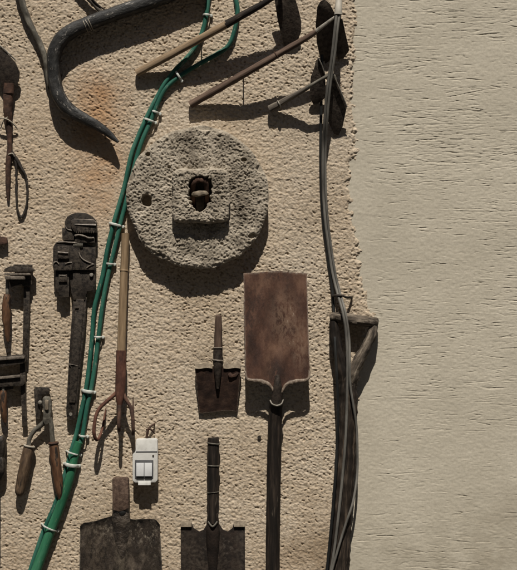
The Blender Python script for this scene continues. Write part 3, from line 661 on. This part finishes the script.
t = thing('hoe', 'hoe with long brown wooden handle running under the tan one', 'hoe', (250, 72, 0), 'hoes hanging at the top of the wall')
m = MB(); m.tube([(190.5, 105.2, 4.6, 3.9), (215, 92, 10, 3.8), (247, 74.8, 19, 3.7), (280, 56.4, 24, 3.4), (304, 43, 28, 3.0), (315, 36, 29.5, 2.7)], n=8, lump=.06); m.build('handle', 'brown_wood', t)
m = MB(); m.ring(276, 58.6, 23.5, 3.6, 3.6, .6, math.radians(60)); m.build('ferrule', 'rust_brown', t)
m = MB(); m.tube([(313, 37.2, 29.3, 2.2), (322, 30.5, 30.5, 1.8), (330, 24.5, 31.2, 1.5), (335, 21, 31, 1.2)], n=5, sq=3); m.build('tang', 'bright_steel', t)
hd = lambda o: (lambda x, y: 31+o-(y-10)*.60)
m = MB(); m.prism([(316.2, 12), (319, 7), (323, 5), (328.5, 9), (332, 15), (335, 20), (341.5, 23), (344, 33), (349, 51), (344, 58), (338.5, 60), (335.5, 52), (332, 58), (326, 64), (320, 58), (316.5, 44), (315, 28)], hd(-2.4), hd(0)); m.build('blade', 'hoe_steel', t, bevel=.4)

t = thing('hoe', 'short double bladed hoe, handle ending beside the grey cables, lowest of three', 'hoe', (300, 95, 0), 'hoes hanging at the top of the wall')
m = MB(); m.tube([(269.8, 109.8, 5, 3.9), (283, 102.8, 9, 3.3), (297, 95.3, 14.5, 2.6), (308, 89.5, 20, 2.1)], n=7, lump=.06); m.build('handle', 'grey_wood', t)
m = MB(); m.ring(279, 105, 8.8, 3.4, 3.4, .7, math.radians(62)); m.build('ferrule', 'bright_steel', t)
m = MB(); m.tube([(306, 90.6, 19.6, 2.0), (318, 83.6, 22.5, 1.8), (327, 79, 24, 1.9), (332, 78.8, 24, 2.3), (334.5, 82.5, 23, 1.5)], n=5); m.build('tang', 'grey_iron', t)
hd3 = lambda o: (lambda x, y: 24+o-(y-80)*.40)
m = MB(); m.prism([(332, 79), (336, 86), (346.2, 108), (342.5, 127), (338.5, 135.5), (334, 134), (328, 122), (325, 108), (325.5, 86)], hd3(-2.2), hd3(0)); m.build('wide_blade', 'hoe_steel', t, bevel=.4)
m = MB(); m.tube([(333.5, 80.5, 25, .7), (339, 92, 20.5, .8), (346.4, 108.5, 14, .7)], n=4, straight=True); m.build('bright_edge', 'bright_steel', t)  # pale line painting the lit thickness of the wide blade
m = MB(); m.prism([(317.2, 60.5), (321, 68), (324.5, 77), (325.5, 98), (319, 103.5), (313.5, 105.5), (309, 97), (310.5, 78)], lambda x, y: 21-(y-60)*.4, lambda x, y: 23-(y-60)*.4); m.build('narrow_blade', 'hoe_steel', t, bevel=.4)
m = MB(); m.tube([(317.6, 61, 23.2, .6), (321.2, 68.5, 20.2, .7), (324.6, 77.5, 16.6, .6)], n=4); m.build('bright_edge', 'bright_steel', t)  # same painted lit edge on the narrow blade

# ---------------------------------------------------------------- spade with blade up
t = thing('square_spade', 'square mouthed spade hung upside down, broad brown rusty blade on top', 'spade', (275, 380, 0))
def spade(u, v):
    xl = 243.6+2.0*v; xr = 306.4+3.2*v
    x = xl+(xr-xl)*u
    yb = 380.5+1.5*abs(u-.5)*0+13*math.exp(-((x-277.5)/6.5)**2)-2.0*math.exp(-((u-0)/.12)**2)-2.5*math.exp(-((u-1)/.1)**2)
    yt = 271.8+.8*math.sin(u*9)+1.4*(abs(u-.5)*2)**6
    y = yt+(yb-yt)*v
    c = (2*u-1)
    d = 15.5+1.6*(c*c-1)*(.3+.7*v)+3.2*math.exp(-((x-277)/5.5)**2)*max(0, v-.62)/.38+.25*math.sin(x*.31+y*.11)+1.2*v
    return (x, y, d)
m = MB(); m.sheet(spade, 60, 60, 1.3); b = m.build('blade', 'rust_blade', t, angle=50)
for P in ([(245.6, 370, 16.8, .9), (246.6, 376.6, 17.4, 1.3), (250, 379, 17.6, 1.7), (262, 380.6, 17.4, 1.9), (269, 383.4, 18, 1.7), (274.2, 391, 19, 1.0)], [(281, 391, 19, 1.0), (286, 384, 18, 1.7), (293, 380.8, 17.4, 1.9), (304, 379.4, 17.6, 1.7), (308.4, 376.4, 17.2, 1.3), (309, 369, 16.6, .9)]):
    m = MB(); m.tube(P, n=7, lump=.2, flat=.6); m.build('foot_tread', 'rim_steel', b)
m = MB(); m.tube([(277.4, 374, 17.5, 2), (277.4, 384, 18, 4), (277, 392, 17, 5), (276.2, 404, 15, 6.6)], n=6); m.build('socket', 'dark_steel', t)
m = MB(); m.tube([(270, 399, 18, .7), (272, 402.4, 21.5, .8), (276.5, 404, 22.5, .9), (281, 402.4, 21.5, .8), (283, 398.6, 18, .7)], n=5); m.build('socket_ring', 'bright_steel', t)
m = MB(); m.tube([(276, 401, 14, 6.6), (274.6, 430, 10, 7), (273.4, 490, 8, 7), (272.6, 570, 7.4, 7), (272.4, 680, 7.4, 7)], n=12, lump=.03); m.build('handle', 'black_wood', t)

# ---------------------------------------------------------------- small hand shovel
t = thing('hand_shovel', 'small hand shovel with dark square blade and short brown wooden grip', 'shovel', (218, 360, 0))
m = MB(); m.tube([(218.6, 314.8, 7, 1.8), (218.6, 317, 7, 3.2), (218.5, 330, 7, 3.8), (218.2, 348, 7, 4.1)], n=6, lump=.05); m.build('grip', 'brown_wood', t)
m = MB(); m.tube([(218.2, 347, 7, 4.5), (218, 355, 7.5, 4.7), (218, 363, 9, 4.3), (218, 374, 9.5, 3.4), (218, 388, 8.6, 1.5)], n=6); m.build('socket', 'dark_steel', t)
for q in ((218.2, 347.5, 7, 4.7, 4.7, .6, 0), (218, 360, 8.3, 4.7, 4.7, 1.0, .12)):
    m = MB(); m.ring(*q); m.build('socket_ring', 'ledge_steel', t)
def hsh(u, v):
    xl = 195.2+4*v; xr = 241.2-4.0*v; x = xl+(xr-xl)*u; c = 2*u-1
    yt = 366.4+.4*math.sin(u*11); yb = 411.5+1.2*math.sin(u*5+1)
    return (x, yt+(yb-yt)*v, 8.5-5.2*v+1.4*c*c*(1-v)+.15*math.sin(x*.5+v*9))
m = MB(); m.sheet(hsh, 46, 60, 1.2); m.build('blade', 'rust_dark', t, angle=60)
for (xa, xb) in ((195.2, 212.6), (223.6, 241.2)):
    m = MB(); m.sheet(lambda u, v: (xa+(xb-xa)*u, 363.2+4.6*v+.5*math.sin(u*7), 7.4+2.4*v+1.4*(2*((xa+(xb-xa)*u)-195)/46-1)**2*v+.2*math.sin(u*15)), 20, 5, 1); m.build('folded_edge', 'pale_steel', t)
m = MB(); m.prism([(228, 373.5), (230.5, 372), (233, 374.2), (237, 371.6), (239, 372.6), (236.5, 376), (231.5, 377), (229, 376.4)], 6, 9.6); m.build('rust_flake', 'rust_brown', t, bevel=.5)

# ---------------------------------------------------------------- cultivator
t = thing('hand_cultivator', 'three tined rusty red cultivator on a long bamboo handle', 'cultivator', (122, 390, 0))
m = MB(); m.tube([(126, 233.5, 7, 4.0), (125.6, 250, 7.5, 4.0), (124.8, 269, 8.2, 4.0), (124.7, 271, 8.3, 4.5), (124.6, 273, 8.4, 4.0), (123.4, 310, 10, 4.1), (122.4, 338, 11.3, 4.2), (122.2, 352, 12, 4.2)], n=7, lump=.02); m.build('handle', 'bamboo', t)
m = MB(); m.tube([(122.2, 350, 12, 5.0), (122, 365, 12.8, 5.2), (121.6, 382, 13.6, 5.2), (121, 396, 14.6, 4.4), (120.8, 404, 15.4, 2.6)], n=6); m.build('socket', 'rust_red', t)
for P in ([(119, 391, 14, 2.2), (109, 399.5, 17, 1.9), (100.5, 408, 19, 1.8), (97, 418, 21, 1.8), (95.8, 430, 21.5, 1.8), (97.4, 437.4, 19, 1.7), (100, 437, 14, 1.5), (103, 428, 8, 1.3), (105, 415, 4, 1), (106.3, 407, 2, .4)],
          [(121, 395, 15, 2.4), (120.8, 408, 19, 2.1), (120.6, 418, 22, 1.9), (120.5, 425, 22.5, 1.8), (120.4, 429, 19, 1.7), (120.3, 427, 13, 1.4), (120.2, 418, 6, 1.1), (120.2, 408, 2, .4)],
          [(123.4, 391, 14, 2.2), (127.6, 399, 17, 1.9), (132, 406.5, 19, 1.8), (134, 416, 21, 1.8), (134.6, 427, 21.5, 1.8), (134.2, 432.6, 18, 1.7), (134, 428, 12, 1.4), (133.6, 414, 6, 1.1), (133.2, 397, 2, .4)]):
    P = [(x, y, d*.9, r) for x, y, d, r in P]
    m = MB(); m.tube(P, n=6, seg=12, lump=.06); m.build('tine', 'rust_brown' if P[0][0] > 120 else 'rust_red', t)

# ---------------------------------------------------------------- wall switch
t = thing('wall_switch', 'white plastic double switch box fixed to the wall beside the cultivator', 'switch', (146, 462, 0))
def rr(x0, x1, y0, y1, r):
    o = []
    for (cx, cy, a0) in ((x1-r, y0+r, -90), (x1-r, y1-r, 0), (x0+r, y1-r, 90), (x0+r, y0+r, 180)):
        for k in range(5):
            a = math.radians(a0+22.5*k); o.append((cx+r*math.cos(a), cy+r*math.sin(a)))
    return o
cs = [(137.4, 438.2), (156.6, 437.8), (158, 439.4), (158.4, 452), (158.4, 478.6), (156.2, 481.2), (135.6, 481.4), (133.3, 479), (133.2, 454), (134.4, 451.4), (136, 449.6), (136.2, 439.6)]
m = MB(); m.prism(cs, -.5, lambda x, y: 8.4+(y-438)*.085); m.build('case', 'white_plastic', t, bevel=1.2)
m = MB(); m.prism([(136.6, 450.4), (157.8, 450.2), (157.8, 451.1), (136.4, 451.3)], 6, 9.9); m.build('seam', 'grey_plastic', t)
m = MB(); m.prism(rr(135.8, 154, 458.8, 477.2, .8), 10, 12.3); fr = m.build('frame', 'grey_plastic', t, bevel=.25)
m = MB(); m.prism([(137.2, 461.6), (144.8, 461.6), (144.8, 474.6), (137.2, 474.6)], 11, lambda x, y: 12.9+(y-461)*.1); m.build('rocker', 'rocker_plastic', t, bevel=.3)
m = MB(); m.prism([(145.3, 461.6), (152.8, 461.6), (152.8, 474.6), (145.3, 474.6)], 11, lambda x, y: 12.9+(y-461)*.1); m.build('rocker', 'rocker_plastic', t, bevel=.3)
m = MB(); m.prism([(139, 479.8), (151.5, 479.8), (151.5, 483.6), (139, 483.6)], 4, lambda x, y: 12.2+(y-479.8)*.25); m.build('bottom_tab', 'white_plastic', t, bevel=.4)
m = MB(); m.tube([(153.8, 454.6, 8, .9), (153.8, 454.6, 10.6, .9)], n=2, straight=True); m.build('screw', 'dark_steel', t)
t = thing('hook', 'small rusty iron hook sticking out above the white switch', 'hook', (149, 430, 0))
m = MB(); m.tube([(154.4, 424, -2, .9), (154, 424, 3, .9), (150, 427, 5, 1.0), (148, 431, 5, 1.3), (146.8, 437, 4, 1.1)], n=5); m.tube([(146.6, 429.6, 3, .9), (150, 428.5, 6, 1), (153, 430.8, 5, .8), (154.6, 433.5, 2, .6)], n=5); m.build('hook_wire', 'rust_brown', t)

# ---------------------------------------------------------------- large shovel, bottom left
t = thing('shovel', 'large dark shovel with broad battered blade and a broken off handle stub', 'shovel', (121, 515, 0))
def shov(u, v):
    c = 2*u-1
    y_t = 516.5+4.0*abs(c)**1.5-2.2*math.exp(-((c-.95)/.2)**2)+1.2*math.sin(u*13)-4.5*math.exp(-(c/.2)**2)+7*max(0, abs(c)-.9)/.1*.5
    xl = 81.5-1.8*min(1, v*1.6); xr = 160.5+3.8*min(1, v*1.6); x = xl+(xr-xl)*u
    y = y_t+(640-y_t)*v
    d = 9+3.2*c*c+1.6*math.exp(-(c/.16)**2)*max(0, 1-v*2)+.45*math.sin(x*.33+y*.17)*math.exp(-v*6)+.3*math.sin(x*.7-y*.3)*math.exp(-v*5)+2.2*math.exp(-v/.03)
    return (x, y, d-3.5*v)
m = MB(); m.sheet(shov, 70, 80, 1.3); m.build('blade', 'shovel_steel', t, angle=60)
m = MB(); m.tube([(121.6, 503, 10, 8.2), (121.6, 510, 9.6, 8.6), (121.8, 518, 8.6, 9.6), (122, 530, 7.4, 8.5), (122.2, 548, 6.2, 6), (122.4, 572, 5, 3)], seg=24, n=7, lump=.04, flat=.55, sq=2.4); m.build('socket', 'shovel_steel', t)
m = MB(); m.tube([(123, 508, 12, 4.6), (123, 511, 13, 4.2), (123, 513, 13.6, 2.5)], n=4, flat=.5); m.build('socket_mouth', 'cable_black', t)  # black plug standing in for the shade inside the socket
m = MB(); m.prism([(113.4, 477.6), (115, 476), (128, 476.3), (129.6, 478), (130, 506), (126.5, 508), (120, 509.8), (114, 508)], 4, 15.2); m.build('handle_stub', 'brown_wood', t, bevel=1.6)

# ---------------------------------------------------------------- small spade, bottom centre
t = thing('digging_spade', 'dark digging spade with foot lips and black handle stub, bottom centre', 'spade', (213, 525, 0))
m = MB(); m.tube([(213.6, 437.5, 8, 4.6), (213.6, 439, 8, 5.6), (213.4, 460, 8, 6.0), (213, 490, 8.5, 5.8), (212.8, 508, 9, 5.2), (212.8, 522, 9.5, 5.0)], n=7, lump=.03); m.build('handle_stub', 'black_wood', t)
for q in ((213.6, 442.6, 8, 6, 6, .8, .12), (213.4, 464.6, 8, 6.2, 6.2, .6, .05), (213, 491, 8.5, 6, 6, .4, -.1)):
    m = MB(); m.ring(*q); m.build('band', 'grey_iron', t)
OUT = [(181, 522), (182.4, 520.6), (190.5, 520.6), (192, 522), (194, 527), (199.5, 530.4), (204, 528.5), (207, 523), (208.5, 515), (217.5, 515), (219.5, 523), (223, 528.5), (228, 530.4), (232.5, 527), (234, 522), (235.5, 520.4), (243.6, 520.4), (245, 522), (245, 560), (243.5, 620), (238, 640), (188, 640), (182.5, 620), (181, 560)]
m = MB(); m.prism(OUT, 6, 8); m.build('blade', 'dark_steel', t, bevel=.5)
m = MB(); m.tube([(213, 512, 9.4, 5.2), (213, 522, 8.8, 6.2), (213, 534, 7.8, 7), (213, 555, 7, 5.6), (213, 585, 6.6, 3.4), (213, 610, 6, 1.5)], seg=24, n=7, flat=.75, lump=.02); m.build('spine', 'dark_steel', t)
m = MB(); m.tube([(208.6, 520, 12, 1), (213, 524.5, 14.5, 1.1), (217.6, 520, 12, 1)], n=5); m.build('socket_lip', 'grey_iron', t)
for (a, b_) in ((181, 192), (234, 245)):
    m = MB(); m.prism([(a, 520.2), (b_, 520.2), (b_, 525.6), (a, 525.6)], 6.4, lambda x, y: 7.6+(y-520)*.45); m.build('foot_lip', 'pale_steel', t, bevel=.6)

# ---------------------------------------------------------------- D-handled spade behind the cables
t = thing('long_spade', 'weathered spade with a D shaped wooden grip standing behind the grey cables', 'spade', (346, 400, 0))
m = MB(); m.tube([(329.4, 317, 8, 3.0), (333, 316.8, 8, 4.6), (342, 318, 8, 5.3), (355, 319.6, 8, 5.3), (368, 321.2, 8, 5.3), (375.5, 321.8, 8, 4.4), (377.8, 322, 8, 2.6)], n=7, lump=.1, flat=1.5, sq=2.5); m.build('grip', 'pale_wood', t)
m = MB(); m.tube([(333, 318, 10, 3.6), (334.2, 332, 10, 4.9), (336.6, 348, 10, 5.6), (340, 362, 10, 6), (343.2, 378, 8.4, 6.4), (345, 394, 6, 5)], n=7, lump=.08)
m.build('left_arm', 'black_wood', t)
m = MB(); m.tube([(373.6, 321, 10, 3.6), (371.6, 333, 10, 4.8), (366.5, 345, 10, 5.3), (360, 357, 10, 5.6), (354, 369, 10, 6.2), (350, 382, 8.5, 6.6), (348, 396, 6, 5)], n=7, lump=.11); m.build('right_arm', 'pale_wood', t)
m = MB(); m.tube([(346.5, 368, 10, 7), (347, 382, 9.5, 9.4), (346.8, 405, 9, 10), (346, 440, 9, 10.2), (343.8, 480, 9, 10.4), (340.6, 520, 9, 10.2), (337, 570, 9, 11.4), (331, 640, 9, 11)], n=14, lump=.075, flat=.62); m.build('shaft', 'char_wood', t)

# ---------------------------------------------------------------- grey cables on the right
def gcable(P, r, mat, lab, name='grey_cable', flat=1.):
    m = MB(); m.tube([(x, y, d, r) for x, y, d in P], seg=12, n=7, flat=flat)
    o = m.build(name, mat, None, at=P[0]); return tag(o, lab, 'cable', None)
G = [(337.5, -24, 20), (336.6, 0, 26), (335.8, 14, 33), (333.6, 32, 35), (330.6, 60, 31), (326.2, 92, 27), (324, 120, 20), (322.6, 150, 9), (322.8, 185, 5), (324.6, 215, 4), (327.4, 240, 4), (332.2, 272, 5), (336.8, 292, 8), (342.2, 314, 20), (345.6, 340, 21), (346.2, 380, 20), (345, 430, 18), (342, 470, 18), (338, 510, 18), (333, 550, 18), (326, 590, 17), (318, 630, 17)]
gcable(G, 1.4, 'cable_grey', 'grey cable running full height, left strand passing over the spade grip')
gcable([(x+2.6, y, d-.3) for x, y, d in G[:15]]+[(348.6, 365, 20.5), (349.4, 385, 19), (352.5, 405, 18), (355.6, 425, 15), (356.6, 450, 14), (356.2, 474, 14), (352, 500, 16.5), (344, 524, 17.8), (336, 550, 18.8), (330, 572, 18.5), (322, 610, 17)], 1.2, 'cable_grey', 'grey cable whose lower end bows out over the smooth wall')
gcable([(324.4, -20, 3), (324, 0, 3), (323, 20, 3), (321.5, 60, 2.6), (321, 110, 2.6), (320.6, 150, 2.4), (321.2, 190, 2.4), (323.4, 222, 2.4), (327.6, 255, 2.4), (332.2, 290, 3), (334, 320, 7), (334.6, 350, 17), (337, 400, 18), (336, 450, 18), (332.6, 500, 18), (327, 560, 17.5), (321, 610, 17)], 1.5, 'cable_black', 'black cable lying behind the grey ones along the spade shaft', name='black_cable')
m = MB(); m.tube([(337.5, -24, 20.4, 3.3), (337.8, 0, 26.6, 3.4), (336.8, 14, 33, 3.5), (336.6, 20, 34, 3.9)], n=5, lump=.05, flat=.8)
tag(m.build('cable_sleeve', 'cable_pale', None, at=(337, 5, 0)), 'pale sleeve wrapped round the grey cables above the brown hoe blade', 'sleeve')
m = MB(); m.tube([(332.6, 296, 0, .9), (333, 295.6, 8, 1), (337, 295.2, 11.6, 1.1), (342, 295.6, 11.6, 1.1), (346, 297.2, 9, 1.2), (350.6, 297.6, 4, 1.3), (352, 298, 0, 1)], n=5, lump=.2)
tag(m.build('wire_tie', 'dark_wire', None, at=(340, 296, 0)), 'dark twisted wire tie holding the grey cables above the spade grip', 'wire tie')
m = MB(); m.tube([(259.2, 437.2, -2, .8), (259.2, 437.2, 1.2, .8), (259.2, 437.2, 1.3, 1.9), (259.2, 437.2, 2.0, 1.7)], n=2, straight=True)
tag(m.build('nail', 'dark_wire', None, at=(259, 437, 0)), 'lone dark nail in the roughcast between two spade handles', 'nail')

for (x, y, d, lab) in ((201.5, 46, 21, 'thin iron nail carrying the tan hoe handle above the green cables'), (243.4, 81.2, 21, 'thin iron nail carrying the long brown hoe handle')):
    m = MB(); m.tube([(x, y, -2, .6), (x, y-2, d-7, .6), (x, y-2, d-6.6, .9), (x, y-2, d-6, .8)], n=2, straight=True)
    tag(m.build('nail', 'dark_wire', None, at=(x, y, 0)), lab, 'nail')

# ---------------------------------------------------------------- camera, light
D = 5.0
cam = bpy.data.cameras.new('camera'); co = bpy.data.objects.new('camera', cam); COL.objects.link(co)
co.location = (0, -D, ZC); co.rotation_euler = (math.radians(90), 0, 0)
cam.sensor_fit = 'VERTICAL'; cam.sensor_height = 36; cam.lens = 36*D/(570*S); cam.clip_end = 2000
scene.camera = co
ELEV = 63.
sun = bpy.data.lights.new('sun', 'SUN'); sun.energy = 5.0; sun.angle = math.radians(.5); sun.color = (1, .95, .87)
so = bpy.data.objects.new('sun', sun); COL.objects.link(so)
so.location = (0, -6, 8); so.rotation_euler = (math.radians(90-ELEV), 0, math.radians(0))
w = bpy.data.worlds.new('World'); scene.world = w; w.use_nodes = True
nt = w.node_tree; nt.nodes.clear()
sky = nt.nodes.new('ShaderNodeTexSky'); sky.sky_type = 'NISHITA'; sky.sun_disc = False
sky.sun_elevation = math.radians(ELEV); sky.sun_rotation = math.radians(180); sky.air_density = .8; sky.dust_density = 1.; sky.altitude = 300
bg = nt.nodes.new('ShaderNodeBackground'); bg.inputs[1].default_value = .05
ow = nt.nodes.new('ShaderNodeOutputWorld')
nt.links.new(sky.outputs[0], bg.inputs[0]); nt.links.new(bg.outputs[0], ow.inputs[0])
scene.view_settings.view_transform = 'Standard'; scene.view_settings.look = 'None'
scene.view_settings.gamma = 1; scene.view_settings.exposure = 0.1; scene.view_settings.use_curve_mapping = False
